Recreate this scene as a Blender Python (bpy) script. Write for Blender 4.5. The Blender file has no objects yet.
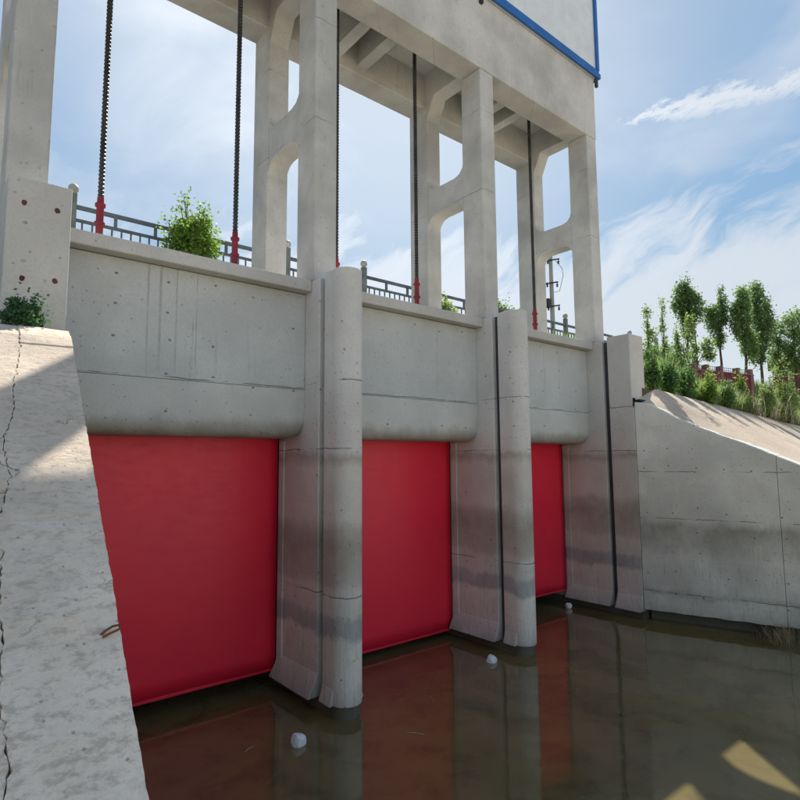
import bpy, bmesh, math, random
import numpy as np
from mathutils import Vector, Matrix, noise

random.seed(7); RNG = np.random.default_rng(11)
scene = bpy.context.scene
COL = scene.collection

# ------------------------------------------------------------------ camera
CAM = Vector((-5.785, -9.590, 4.40)); YAW, PITCH, ROLL, FPX = 0.69256, 0.10222, -0.00685, 576.22
_f = Vector((math.sin(YAW)*math.cos(PITCH), math.cos(YAW)*math.cos(PITCH), math.sin(PITCH)))
_r = Vector((math.cos(YAW), -math.sin(YAW), 0)); _u = _r.cross(_f)
_R = _r*math.cos(ROLL) + _u*math.sin(ROLL); _U = -_r*math.sin(ROLL) + _u*math.cos(ROLL)
cd = bpy.data.cameras.new('camera'); cam = bpy.data.objects.new('camera', cd); COL.objects.link(cam)
cd.sensor_width = 36; cd.lens = 36*FPX/800; cd.clip_start = .05; cd.clip_end = 6000
cam.matrix_world = Matrix(((_R.x, _U.x, -_f.x, CAM.x), (_R.y, _U.y, -_f.y, CAM.y), (_R.z, _U.z, -_f.z, CAM.z), (0, 0, 0, 1)))
scene.camera = cam
def at(u, v, dep):                                   # a place seen at (u, v) of the 800 px photo, dep metres along the axis
    return CAM + (_f + _R*((u-400)/FPX) - _U*((v-400)/FPX))*dep

# ------------------------------------------------------------------ light
SUN_AZ, SUN_EL = math.radians(40.9), math.radians(46.9)     # azimuth from +Y towards +X
SUN_DIR = Vector((math.sin(SUN_AZ)*math.cos(SUN_EL), math.cos(SUN_AZ)*math.cos(SUN_EL), math.sin(SUN_EL)))
scene.view_settings.view_transform = 'Standard'; scene.view_settings.look = 'None'
scene.view_settings.exposure = 1.78; scene.view_settings.gamma = 1
scene.cycles.max_bounces = 6; scene.cycles.diffuse_bounces = 4; scene.cycles.glossy_bounces = 3; scene.cycles.transmission_bounces = 2; scene.cycles.transparent_max_bounces = 4
world = bpy.data.worlds.new('World'); scene.world = world; world.use_nodes = True

class N:                                              # a small node-tree writer
    def __init__(s, tree): s.t = tree; s.n = tree.nodes; s.l = tree.links
    def add(s, kind, ins=None, **props):
        n = s.n.new(kind)
        for k, v in props.items(): setattr(n, k, v)
        for k, v in (ins or {}).items(): s.put(n, k, v)
        return n
    def put(s, n, k, v):
        i = n.inputs[k]
        if hasattr(v, 'is_output') or isinstance(v, bpy.types.NodeSocket): s.l.new(v, i)
        else:
            try: i.default_value = v
            except Exception: i.default_value = tuple(v)+(1,)
    def m(s, op, a, b=0.0, c=0.0, clamp=False):
        return s.add('ShaderNodeMath', {0: a, 1: b, 2: c}, operation=op, use_clamp=clamp).outputs[0]
    def vm(s, op, a, b=(0, 0, 0)):
        n = s.add('ShaderNodeVectorMath', {0: a, 1: b}, operation=op)
        return n.outputs['Value'] if op in ('LENGTH', 'DOT_PRODUCT', 'DISTANCE') else n.outputs[0]
    def noise(s, vec, scale, detail=4, rough=.55, dist=0):
        return s.add('ShaderNodeTexNoise', {'Vector': vec, 'Scale': scale, 'Detail': detail, 'Roughness': rough, 'Distortion': dist}).outputs['Fac']
    def ramp(s, x, a, b, lo=0.0, hi=1.0, smooth=True):
        return s.add('ShaderNodeMapRange', {0: x, 1: a, 2: b, 3: lo, 4: hi}, interpolation_type='SMOOTHSTEP' if smooth else 'LINEAR').outputs[0]
    def mix(s, f, a, b, mode='MIX'):
        n = s.add('ShaderNodeMix', data_type='RGBA', blend_type=mode)
        for idx, v in ((0, f), (6, a), (7, b)):
            i = n.inputs[idx]
            if isinstance(v, bpy.types.NodeSocket): s.l.new(v, i)
            elif idx == 0: i.default_value = v
            else: i.default_value = tuple(v)+(1,) if len(v) == 3 else v
        return n.outputs[2]
    def sep(s, v): return s.add('ShaderNodeSeparateXYZ', {0: v}).outputs
    def comb(s, x, y, z): return s.add('ShaderNodeCombineXYZ', {0: x, 1: y, 2: z}).outputs[0]

def build_world():
    t = N(world.node_tree); t.n.clear()
    sky = t.add('ShaderNodeTexSky', sky_type='NISHITA', sun_disc=False, sun_elevation=SUN_EL, sun_rotation=SUN_AZ,
                air_density=1.0, dust_density=.4, ozone_density=1.0, altitude=30)
    d = t.add('ShaderNodeTexCoord').outputs['Generated']
    x, y, z = t.sep(d)
    az = t.m('ARCTAN2', x, y); el = t.m('ARCSINE', z)
    # broad thin veil
    veil = t.ramp(t.noise(t.vm('MULTIPLY', d, (1.0, 1.0, 1.8)), 2.6, 6, .55, .5), .42, .66)
    # bank of combed cirrus lying low, its wisps slanting up to the right
    sl = math.radians(30); al = t.m('ADD', t.m('MULTIPLY', az, math.cos(sl)), t.m('MULTIPLY', el, math.sin(sl))); ac = t.m('SUBTRACT', t.m('MULTIPLY', el, math.cos(sl)), t.m('MULTIPLY', az, math.sin(sl)))
    wq = t.noise(t.comb(t.m('MULTIPLY', az, 3.0), t.m('MULTIPLY', el, 3.0), 5.0), 1.6, 3, .5)
    ac2 = t.m('ADD', ac, t.m('MULTIPLY', wq, .16))
    w1 = t.noise(t.comb(t.m('MULTIPLY', al, 3.6), t.m('MULTIPLY', ac2, 13.0), 2.2), 1.0, 6, .6)
    w2 = t.noise(t.comb(t.m('MULTIPLY', al, 8.0), t.m('MULTIPLY', ac2, 34.0), 7.2), 1.0, 5, .65)
    hgt = t.m('ADD', el, t.m('MULTIPLY', t.m('SUBTRACT', w1, .5), .55))
    bank = t.m('MULTIPLY', t.ramp(hgt, .44, .30), t.m('ADD', .62, t.m('MULTIPLY', t.m('ADD', w1, w2), .38)), clamp=True)
    # one torn streak of cloud to the right of the gatehouse
    fl = t.noise(t.comb(t.m('ADD', t.m('MULTIPLY', az, 34.0), t.m('MULTIPLY', el, -40.0)), t.m('MULTIPLY', el, 70.0), 1.3), 1.0, 6, .7)
    fs = t.noise(t.comb(t.m('MULTIPLY', az, 5.0), 0.0, 9.3), 1.6, 4, .6)
    mid = t.m('ADD', t.m('ADD', .514, t.m('MULTIPLY', t.m('SUBTRACT', az, 1.18), -.05)), t.m('MULTIPLY', t.m('SUBTRACT', fs, .5), .03))
    off = t.m('ABSOLUTE', t.m('SUBTRACT', el, t.m('ADD', mid, t.m('MULTIPLY', t.m('SUBTRACT', fl, .5), .06))))
    wid = t.ramp(az, 1.04, 1.22, .004, .024)
    streak = t.m('MULTIPLY', t.ramp(t.m('DIVIDE', off, wid), 1.3, .1), t.ramp(fl, .24, .50))
    streak = t.m('MULTIPLY', streak, t.m('MULTIPLY', t.ramp(az, 1.05, 1.1), t.ramp(az, 1.6, 1.4)))
    cloud = t.m('MAXIMUM', t.m('MULTIPLY', veil, .48), t.m('MULTIPLY', bank, .84))
    cloud = t.m('MAXIMUM', cloud, t.m('MULTIPLY', streak, .92), clamp=True)
    # a thin high veil evens out the sky: the glare round the sun is held down everywhere by one smooth curve
    raw = t.add('ShaderNodeRGBToBW', {0: sky.outputs[0]}).outputs[0]
    k = t.m('DIVIDE', 1.0, t.m('ADD', 1.75, t.m('MULTIPLY', raw, 1/1.45)))
    skyc = t.add('ShaderNodeVectorMath', {0: t.vm('MULTIPLY', sky.outputs[0], (.84, 1.0, .98)), 'Scale': k}, operation='SCALE').outputs[0]
    near = t.ramp(t.vm('DOT_PRODUCT', t.vm('NORMALIZE', d), tuple(SUN_DIR)), .74, .97)   # forward-scattered light in the veil round the sun
    near = t.m('MULTIPLY', near, t.ramp(az, 1.35, .75, .38, 1.0))                          # the veil thins out to the right
    lum = t.m('ADD', t.m('ADD', t.m('MULTIPLY', t.m('MULTIPLY', raw, k), .35), 1.22), t.m('MULTIPLY', near, .42))      # sunlit ice cloud
    cloud = t.m('MAXIMUM', cloud, t.m('MULTIPLY', near, t.m('ADD', .52, t.m('MULTIPLY', veil, .4))), clamp=True)
    white = t.add('ShaderNodeVectorMath', {0: (.93, .99, 1.07), 'Scale': lum}, operation='SCALE').outputs[0]
    col = t.mix(cloud, skyc, white)
    bg = t.add('ShaderNodeBackground', {'Color': col, 'Strength': .15})
    out = t.add('ShaderNodeOutputWorld'); t.l.new(bg.outputs[0], out.inputs[0])
build_world()
sd = bpy.data.lights.new('sun', 'SUN'); sd.energy = 2.5; sd.angle = math.radians(.55); sd.color = (1, .93, .82)
sun = bpy.data.objects.new('sun', sd); COL.objects.link(sun)
sun.rotation_euler = SUN_DIR.to_track_quat('Z', 'Y').to_euler(); sun.location = (20, 30, 60)

# ------------------------------------------------------------------ materials
def new_mat(name):
    m = bpy.data.materials.new(name); m.use_nodes = True; t = N(m.node_tree); t.n.clear()
    out = t.add('ShaderNodeOutputMaterial'); return m, t, out
def principled(t, out, color, rough, bump=None, bump_strength=.3, bump_dist=.02, **kw):
    ins = {'Base Color': color, 'Roughness': rough}; ins.update(kw)
    b = t.add('ShaderNodeBsdfPrincipled', ins)
    if bump is not None:
        bn = t.add('ShaderNodeBump', {'Height': bump, 'Strength': bump_strength, 'Distance': bump_dist})
        t.l.new(bn.outputs[0], b.inputs['Normal'])
    t.l.new(b.outputs[0], out.inputs[0]); return b
def POS(t): return t.add('ShaderNodeNewGeometry').outputs['Position']

def concrete(name, col, seams=(), flat=False, seam_k=.72, pit_scale=5.5, tone_bands=None, pits=.5, streak=.5, holes=.6, cracks=0, rough=.9, mottle=.5, warm=(1.08, 1.0, .88), vseams=(), boards=0):
    m, t, out = new_mat(name); p = POS(t); x, y, z = t.sep(p)
    big = t.noise(p, .55, 3, .6); midn = t.noise(p, 3.2, 4, .65, .4); fine = t.noise(p, 26, 3, .7); grain = t.noise(p, 140, 1, .6)
    c = t.mix(t.ramp(big, .33, .68), [v*(1-.22*mottle) for v in col], [v*(1+.16*mottle) for v in col])
    c = t.mix(t.ramp(midn, .52, .8, 0, .5*mottle), c, [v*w for v, w in zip(col, warm)])
    c = t.mix(t.ramp(midn, .45, .22, 0, .35*mottle), c, [v*.62 for v in col])
    c = t.mix(t.ramp(fine, .42, .75, 0, .35), c, [v*.66 for v in col])
    h = t.m('MULTIPLY', fine, .5); h = t.m('ADD', h, t.m('MULTIPLY', midn, .8)); h = t.m('ADD', h, t.m('MULTIPLY', grain, .16))
    xy = t.m('SUBTRACT', x, y)
    p2 = t.comb(x, y, 0.0) if flat else t.comb(xy, z, 0.0)
    if streak:                                         # water runs
        sx = t.noise(t.comb(t.m('MULTIPLY', xy, 5.0), 0.0, t.m('MULTIPLY', z, .35)), 1.6, 5, .7)
        brk = t.noise(t.comb(t.m('MULTIPLY', xy, .8), 4.0, t.m('MULTIPLY', z, .5)), 1.3, 3, .6)
        s1 = t.m('MULTIPLY', t.ramp(sx, .56, .74), t.ramp(brk, .42, .66))
        c = t.mix(t.m('MULTIPLY', s1, .55*streak), c, [v*.42 for v in (col[0], col[1], col[2]*.95)])
        s2 = t.m('MULTIPLY', t.ramp(sx, .42, .27), t.ramp(brk, .6, .35))
        c = t.mix(t.m('MULTIPLY', s2, .38*streak), c, [min(.8, v*1.5) for v in (col[0]*1.04, col[1], col[2]*.94)])
        fx = t.noise(t.comb(t.m('MULTIPLY', xy, 26.0), 2.0, t.m('MULTIPLY', z, 1.3)), 1.0, 3, .6)     # thin scratches and runs
        s3 = t.m('MULTIPLY', t.ramp(fx, .66, .74), t.ramp(brk, .48, .62))
        c = t.mix(t.m('MULTIPLY', s3, .5*streak), c, [v*.5 for v in col])
    if boards:                                         # formwork board prints
        bx = t.m('ABSOLUTE', t.m('SUBTRACT', t.m('FRACT', t.m('MULTIPLY', z, 1/boards)), .5))
        ln = t.m('MULTIPLY', t.ramp(bx, .485, .5), t.ramp(t.noise(p, .9, 3), .42, .62))
        c = t.mix(t.m('MULTIPLY', ln, .55), c, [v*.45 for v in col]); h = t.m('SUBTRACT', h, t.m('MULTIPLY', ln, .5))
    if tone_bands:                                         # bands of tone by height, such as tide marks of the river
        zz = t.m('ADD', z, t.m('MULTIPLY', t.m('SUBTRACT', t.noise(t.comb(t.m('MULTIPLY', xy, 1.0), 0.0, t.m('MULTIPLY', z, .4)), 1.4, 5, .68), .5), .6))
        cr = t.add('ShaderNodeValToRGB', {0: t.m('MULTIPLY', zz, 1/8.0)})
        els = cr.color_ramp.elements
        while len(els) < len(tone_bands): els.new(.5)
        for e, (zs, cc) in zip(els, tone_bands): e.position = max(0, min(1, zs/8)); e.color = tuple(cc)+(1,)
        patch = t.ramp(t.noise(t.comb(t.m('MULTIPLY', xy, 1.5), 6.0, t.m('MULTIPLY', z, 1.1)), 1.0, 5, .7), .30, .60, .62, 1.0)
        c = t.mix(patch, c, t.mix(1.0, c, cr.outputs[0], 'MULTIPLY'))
        rub = t.ramp(t.noise(t.comb(t.m('MULTIPLY', xy, 3.0), 2.0, t.m('MULTIPLY', z, 7.0)), 1.3, 6, .75), .56, .72)      # rubbed and scaly patches below the flood line
        c = t.mix(t.m('MULTIPLY', rub, t.ramp(z, 3.2, 2.2, 0, .38)), c, [v*.5 for v in (col[0], col[1]*.95, col[2]*.88)])
        drip = t.noise(t.comb(t.m('MULTIPLY', xy, 9.0), 0.0, t.m('MULTIPLY', z, .9)), 2.0, 5, .7)
        c = t.mix(t.m('MULTIPLY', t.ramp(drip, .5, .72), t.ramp(z, 3.4, 1.2, 0, .55)), c, [v*.4 for v in (col[0], col[1]*.93, col[2]*.82)])
    for zs in seams:
        wob = t.m('MULTIPLY', t.m('SUBTRACT', t.noise(t.comb(xy, 0.0, zs), 2.2, 3, .65), .5), .09)
        dz = t.m('ABSOLUTE', t.m('SUBTRACT', t.m('ADD', z, wob), zs))
        ln = t.m('MULTIPLY', t.ramp(dz, .016, .004), t.ramp(t.noise(t.comb(xy, 3.0, zs), 1.5, 2), .40, .58))
        c = t.mix(t.m('MULTIPLY', ln, seam_k), c, [v*.22 for v in col]); h = t.m('SUBTRACT', h, t.m('MULTIPLY', ln, 1.2))
    for axis, pos, za, zb_, wd in vseams:
        q = {'x': x, 'y': y}[axis]
        dz = t.m('ABSOLUTE', t.m('SUBTRACT', t.m('ADD', q, t.m('MULTIPLY', t.m('SUBTRACT', midn, .5), .02)), pos))
        ln = t.m('MULTIPLY', t.ramp(dz, wd, wd*.3), t.m('MULTIPLY', t.ramp(z, za-.3, za+.5), t.ramp(z, zb_+.02, zb_-.02)))
        ln = t.m('MULTIPLY', ln, t.ramp(t.noise(t.comb(pos, 1.0, t.m('MULTIPLY', z, 1.3)), 1.7, 4, .7), .30, .62, .25, 1.0))
        c = t.mix(t.m('MULTIPLY', ln, .42), c, [v*.35 for v in col]); h = t.m('SUBTRACT', h, t.m('MULTIPLY', ln, .6))
    if holes:                                          # tie holes and spalled spots
        v = t.add('ShaderNodeTexVoronoi', {'Vector': t.vm('MULTIPLY', p2, (1.25, 1.75, 1.0)), 'Scale': 1.0, 'Randomness': .3}, voronoi_dimensions='2D')
        nz = t.m('MULTIPLY', t.m('SUBTRACT', t.noise(p, 22, 2), .5), .03)
        ds = t.m('ADD', v.outputs['Distance'], nz)
        rnd = t.sep(v.outputs['Color'])[0]
        hm = t.m('MULTIPLY', t.ramp(ds, .042, .022), t.ramp(rnd, .52, .6))
        c = t.mix(t.m('MULTIPLY', hm, holes), c, [q*.2 for q in col]); h = t.m('SUBTRACT', h, t.m('MULTIPLY', hm, 1.5))
    if pits:
        v = t.add('ShaderNodeTexVoronoi', {'Vector': p2, 'Scale': pit_scale, 'Randomness': 1.0}, voronoi_dimensions='2D')
        rnd = t.sep(v.outputs['Color'])[1]
        ds = t.m('ADD', v.outputs['Distance'], t.m('MULTIPLY', t.m('SUBTRACT', t.noise(p, 60, 2), .5), .10))
        pm = t.m('MULTIPLY', t.ramp(ds, .11, .04), t.ramp(rnd, .74, .82))
        c = t.mix(t.m('MULTIPLY', pm, pits), c, [q*.28 for q in col]); h = t.m('SUBTRACT', h, t.m('MULTIPLY', pm, 1.1))
    if cracks:
        sp1 = t.noise(t.vm('MULTIPLY', p, (1.0, 1.6, 1.0)), 11, 6, .75)                # worn, sandy surface
        c = t.mix(t.ramp(sp1, .48, .64, 0, .62*cracks), c, [q*.55 for q in (col[0], col[1]*.96, col[2]*.9)])
        c = t.mix(t.ramp(sp1, .42, .30, 0, .35*cracks), c, [min(.75, q*1.25) for q in col])
        h = t.m('ADD', h, t.m('MULTIPLY', sp1, 1.1))
        wn = t.add('ShaderNodeTexNoise', {'Vector': p, 'Scale': 2.2, 'Detail': 4, 'Roughness': .65}).outputs['Color']
        ws = t.add('ShaderNodeVectorMath', {0: wn, 'Scale': .55}, operation='SCALE').outputs[0]
        v = t.add('ShaderNodeTexVoronoi', {'Vector': t.vm('ADD', p2, ws), 'Scale': .55, 'Randomness': 1.0}, feature='DISTANCE_TO_EDGE', voronoi_dimensions='2D')
        ln = t.m('MULTIPLY', t.ramp(v.outputs[0], .005, .0015), t.ramp(t.noise(p, .8, 3), .56, .64))
        c = t.mix(t.m('MULTIPLY', ln, .85*cracks), c, [q*.15 for q in col]); h = t.m('SUBTRACT', h, t.m('MULTIPLY', ln, 1.4))
        lp = t.ramp(t.noise(t.vm('MULTIPLY', p, (1.0, 2.2, 2.2)), 2.4, 7, .72, .6), .60, .70)   # pale worn laitance
        c = t.mix(t.m('MULTIPLY', lp, .55*cracks), c, [min(.7, q*1.45) for q in (col[0]*.96, col[1], col[2]*1.08)])
    principled(t, out, c, rough, h, .55, .022, **{'Specular IOR Level': .25})
    return m

def flat_paint(name, col, rough=.45, spec=.5, var=.15, metallic=0.0, bump=.1, rust=0.0):
    m, t, out = new_mat(name); p = POS(t)
    n1 = t.noise(p, 2.3, 5, .6); n2 = t.noise(p, 34, 4, .65)
    c = t.mix(t.ramp(n1, .3, .7), [v*(1-var) for v in col], [min(.95, v*(1+var)) for v in col])
    c = t.mix(t.ramp(n2, .5, .8, 0, .3), c, [v*.7 for v in col])
    if rust:
        c = t.mix(t.ramp(t.noise(p, 9, 6, .7), .62-.2*rust, .72), c, (.16, .06, .025))
    principled(t, out, c, t.ramp(n2, .3, .7, rough*.85, min(1, rough*1.2)), n2, bump, .01, **{'Specular IOR Level': spec, 'Metallic': metallic})
    return m

W1 = (1, 1, 1)
PIER_STAIN = [(0, (.46, .44, .38)), (.25, (.76, .73, .66)), (.55, (1.06, 1.0, .91)), (1.20, (1.14, 1.07, .96)), (1.29, (.60, .61, .60)), (1.56, (.64, .65, .64)),
              (1.66, (1.0, .95, .87)), (2.05, (1.04, .99, .90)), (2.2, (.78, .72, .63)), (2.8, (.60, .55, .47)), (3.1, (.70, .64, .57)), (3.3, (1.0, .94, .86)), (4.25, (1.0, .94, .87)), (4.45, (.66, .61, .54)), (4.60, (1.02, .99, .95)), (5.8, (1, 1, 1))]
WING_STAIN = [(0, (.42, .42, .37)), (.4, (.80, .79, .72)), (.62, (.82, .81, .74)), (.70, (.60, .59, .53)), (.85, (.86, .84, .77)), (1.7, (.88, .85, .78)), (1.95, (.70, .67, .60)), (2.5, (.52, .50, .44)), (2.70, (.86, .84, .77)), (3.6, (.98, .96, .90)), (4.4, (1, 1, .97)), (8, (1, 1, 1))]
LIP_BANDS = [(0, (.6, .58, .53)), (4.86, (.62, .60, .55)), (5.02, (.74, .72, .68)), (5.2, (1.04, 1.03, 1.0)), (5.72, (1.06, 1.05, 1.03)), (5.84, (.97, .99, 1.0)), (7.4, (1, 1, 1)), (7.7, (.94, .95, .95))]  # breast wall tone by height, darker towards the bottom lip
M = {}
VSEAM = [('x', q, 5.9, 7.7, w) for q, w in ((-3.01, .022), (-2.81, .03), (-2.54, .018), (-2.19, .010), (3.62, .010), (7.81, .012), (8.53, .010))]
M['pier'] = concrete('pier_concrete', (.68, .665, .63), seams=(5.86, 4.60, 1.96), tone_bands=PIER_STAIN, pits=.55, streak=.55, holes=.65)
M['wing'] = concrete('wing_concrete', (.71, .70, .645), seams=(4.0, 2.72, .72), tone_bands=WING_STAIN, pits=.6, streak=.3, holes=.8, mottle=.8)
M['breast'] = concrete('breast_wall_concrete', (.575, .59, .57), seams=(5.80,), vseams=VSEAM, tone_bands=LIP_BANDS, pits=.35, streak=.95, holes=.75, mottle=.45)
M['curb'] = concrete('coping_concrete', (.58, .56, .52), pits=.4, streak=.35, holes=.25, mottle=.6)
M['frame'] = concrete('frame_concrete', (.54, .54, .52), seams=(11.35, 13.55), seam_k=.4, pits=.2, streak=1.1, holes=.15, mottle=.95)
M['abut'] = concrete('abutment_concrete', (.60, .585, .55), seams=( 5.86, 4.6), tone_bands=PIER_STAIN, pits=.35, streak=.7, holes=.25)
M['slab'] = concrete('bank_slab_concrete', (.77, .65, .52), flat=True, pits=.6, pit_scale=11.0, streak=0, holes=.0, cracks=1, mottle=1.0)
M['bank'] = concrete('right_slab_concrete', (.56, .465, .37), flat=True, pits=.4, streak=0, holes=0, cracks=.5, mottle=.6)
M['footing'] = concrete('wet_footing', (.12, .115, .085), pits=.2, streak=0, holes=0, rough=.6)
M['dark_steel'] = flat_paint('dark_steel', (.035, .037, .042), .5, .5, .3, .3, .3)
M['screw'] = flat_paint('screw_steel', (.055, .052, .05), .42, .5, .4, .6, .4)
M['red_steel'] = flat_paint('red_painted_steel', (.22, .025, .04), .6, .3, .3, 0, .3, .2)
M['slot'] = flat_paint('slot_steel', (.055, .06, .072), .6, .4, .3, .2, .3, .12)
M['rail'] = flat_paint('rail_paint', (.11, .14, .16), .55, .4, .25, 0, .2)
M['post'] = flat_paint('post_paint', (.16, .19, .19), .6, .4, .25, 0, .2)
M['ball'] = flat_paint('ball_paint', (.42, .42, .40), .6, .4, .3, 0, .2, .1)
M['blue'] = flat_paint('blue_trim', (.015, .12, .42), .4, .5, .12)
M['panel'] = flat_paint('wall_panel', (.68, .74, .78), .5, .4, .06)
M['roof'] = flat_paint('roof_sheet', (.05, .16, .40), .5, .4, .1)
M['bitumen'] = flat_paint('bitumen', (.012, .012, .013), .7, .3, .2)
M['rust'] = flat_paint('rusty_iron', (.16, .06, .03), .8, .2, .4, 0, .5)
M['rustspot'] = flat_paint('rust_plug', (.15, .055, .045), .85, .2, .4, 0, .5)
M['foam'] = flat_paint('foam', (.72, .73, .74), .8, .2, .08, 0, .6)
M['brick'] = flat_paint('crimson_wall', (.19, .032, .06), .8, .2, .2)
M['brickpier'] = flat_paint('pale_brick', (.24, .13, .12), .85, .2, .2)
M['glass'] = flat_paint('window_glass', (.05, .06, .08), .1, .6, .1)
M['pole'] = concrete('pole_concrete', (.40, .39, .37), pits=0, holes=0, streak=.3)
M['bark'] = flat_paint('bark', (.10, .075, .05), .9, .1, .4, 0, .9)
M['asphalt'] = flat_paint('asphalt', (.06, .06, .06), .9, .2, .2, 0, .5)

def ground_mat(name, a, b):
    m, t, out = new_mat(name); p = POS(t)
    n1 = t.noise(p, .35, 6, .65); n2 = t.noise(p, 9, 5, .7)
    c = t.mix(t.ramp(n1, .4, .62), a, b); c = t.mix(t.ramp(n2, .45, .75, 0, .5), c, [v*.5 for v in a])
    principled(t, out, c, .95, n2, .8, .06, **{'Specular IOR Level': .1}); return m
M['earth'] = ground_mat('grassy_earth', (.075, .085, .03), (.17, .13, .08))
M['bounce_sand'] = ground_mat('pale_bounce_sand', (.58, .50, .38), (.50, .43, .32))  # for the added ground behind the camera, pale so it reflects sunlight
M['mud'] = ground_mat('river_mud', (.10, .085, .045), (.06, .055, .035))

def leaf_mat(name, dark, light, trans=.35):
    m, t, out = new_mat(name); p = POS(t)
    rnd = t.add('ShaderNodeNewGeometry').outputs['Random Per Island']
    n1 = t.noise(p, 1.1, 3, .6)
    c = t.mix(t.m('ADD', t.m('MULTIPLY', rnd, .55), t.ramp(n1, .35, .65, 0, .45)), dark, light)
    b = t.add('ShaderNodeBsdfPrincipled', {'Base Color': c, 'Roughness': .55, 'Specular IOR Level': .3})
    tr = t.add('ShaderNodeBsdfTranslucent', {'Color': t.mix(.5, c, [min(1, v*1.9) for v in light])})
    mx = t.add('ShaderNodeMixShader', {0: trans, 1: b.outputs[0], 2: tr.outputs[0]})
    t.l.new(mx.outputs[0], out.inputs[0]); return m
M['leaf'] = leaf_mat('poplar_leaf', (.065, .135, .055), (.17, .27, .09), .42)
M['leaf_mid'] = leaf_mat('broad_leaf', (.08, .16, .055), (.20, .31, .10), .45)
M['leaf_light'] = leaf_mat('young_leaf', (.10, .18, .055), (.24, .34, .11), .45)
M['leaf_bush'] = leaf_mat('bush_leaf', (.06, .14, .045), (.15, .26, .08), .42)
M['leaf_lime'] = leaf_mat('shrub_leaf', (.05, .12, .025), (.19, .31, .055), .5)
M['weed'] = leaf_mat('weed_leaf', (.03, .09, .04), (.08, .17, .07), .35)
M['grass'] = leaf_mat('grass_blade', (.08, .15, .04), (.24, .32, .10), .45)
M['straw'] = leaf_mat('dry_grass', (.34, .26, .15), (.60, .50, .32), .3)
M['seedhead'] = leaf_mat('seed_head_grass', (.13, .12, .09), (.27, .22, .18), .3)

def gate_mat():
    m, t, out = new_mat('gate_red_paint'); p = POS(t); x, y, z = t.sep(p)
    n1 = t.noise(p, .7, 4, .6); n2 = t.noise(t.vm('MULTIPLY', p, (1.0, 1.0, 3.0)), 3.0, 6, .7); n3 = t.noise(p, 45, 3, .6)
    c = t.mix(t.ramp(n1, .3, .7), (.86, .018, .055), (.93, .020, .052))
    c = t.mix(t.ramp(n2, .55, .8, 0, .35), c, (.68, .018, .05))
    c = t.mix(t.ramp(n3, .66, .76, 0, .25), c, (.5, .12, .12))
    drip = t.noise(t.comb(t.m('MULTIPLY', x, 7.0), 0.0, t.m('MULTIPLY', z, .5)), 1.5, 4, .65)
    c = t.mix(t.ramp(drip, .6, .78, 0, .22), c, (.62, .022, .05))
    wv = t.noise(t.vm('MULTIPLY', p, (2.2, 1.0, 7.0)), 1.3, 4, .6)
    h = t.m('ADD', t.m('MULTIPLY', t.m('MULTIPLY', wv, t.ramp(n1, .45, .65)), .5), t.m('MULTIPLY', n1, 1.5))
    principled(t, out, c, t.ramp(n2, .3, .8, .34, .5), h, .12, .05, **{'Specular IOR Level': .5}); return m
M['gate'] = gate_mat()
def water_mat():
    m, t, out = new_mat('river_water'); p = POS(t)
    n1 = t.noise(p, .30, 4, .6, .6); n2 = t.noise(p, 1.7, 4, .6, .5); n3 = t.noise(t.vm('MULTIPLY', p, (1.0, 1.6, 1.0)), 5.0, 3, .5)
    c = t.mix(t.ramp(n1, .35, .65), (.12, .098, .044), (.165, .125, .048))
    c = t.mix(t.ramp(n2, .45, .72, 0, .55), c, (.055, .051, .028))
    sc = t.noise(t.vm('MULTIPLY', p, (3.0, 1.2, 1.0)), 14, 4, .7)
    c = t.mix(t.ramp(sc, .74, .80, 0, .5), c, (.30, .27, .20))
    h = t.m('ADD', n2, t.m('MULTIPLY', n3, .22))
    principled(t, out, c, .04, h, .07, .05, **{'IOR': 1.8, 'Specular IOR Level': .5}); return m
M['water'] = water_mat()

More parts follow.
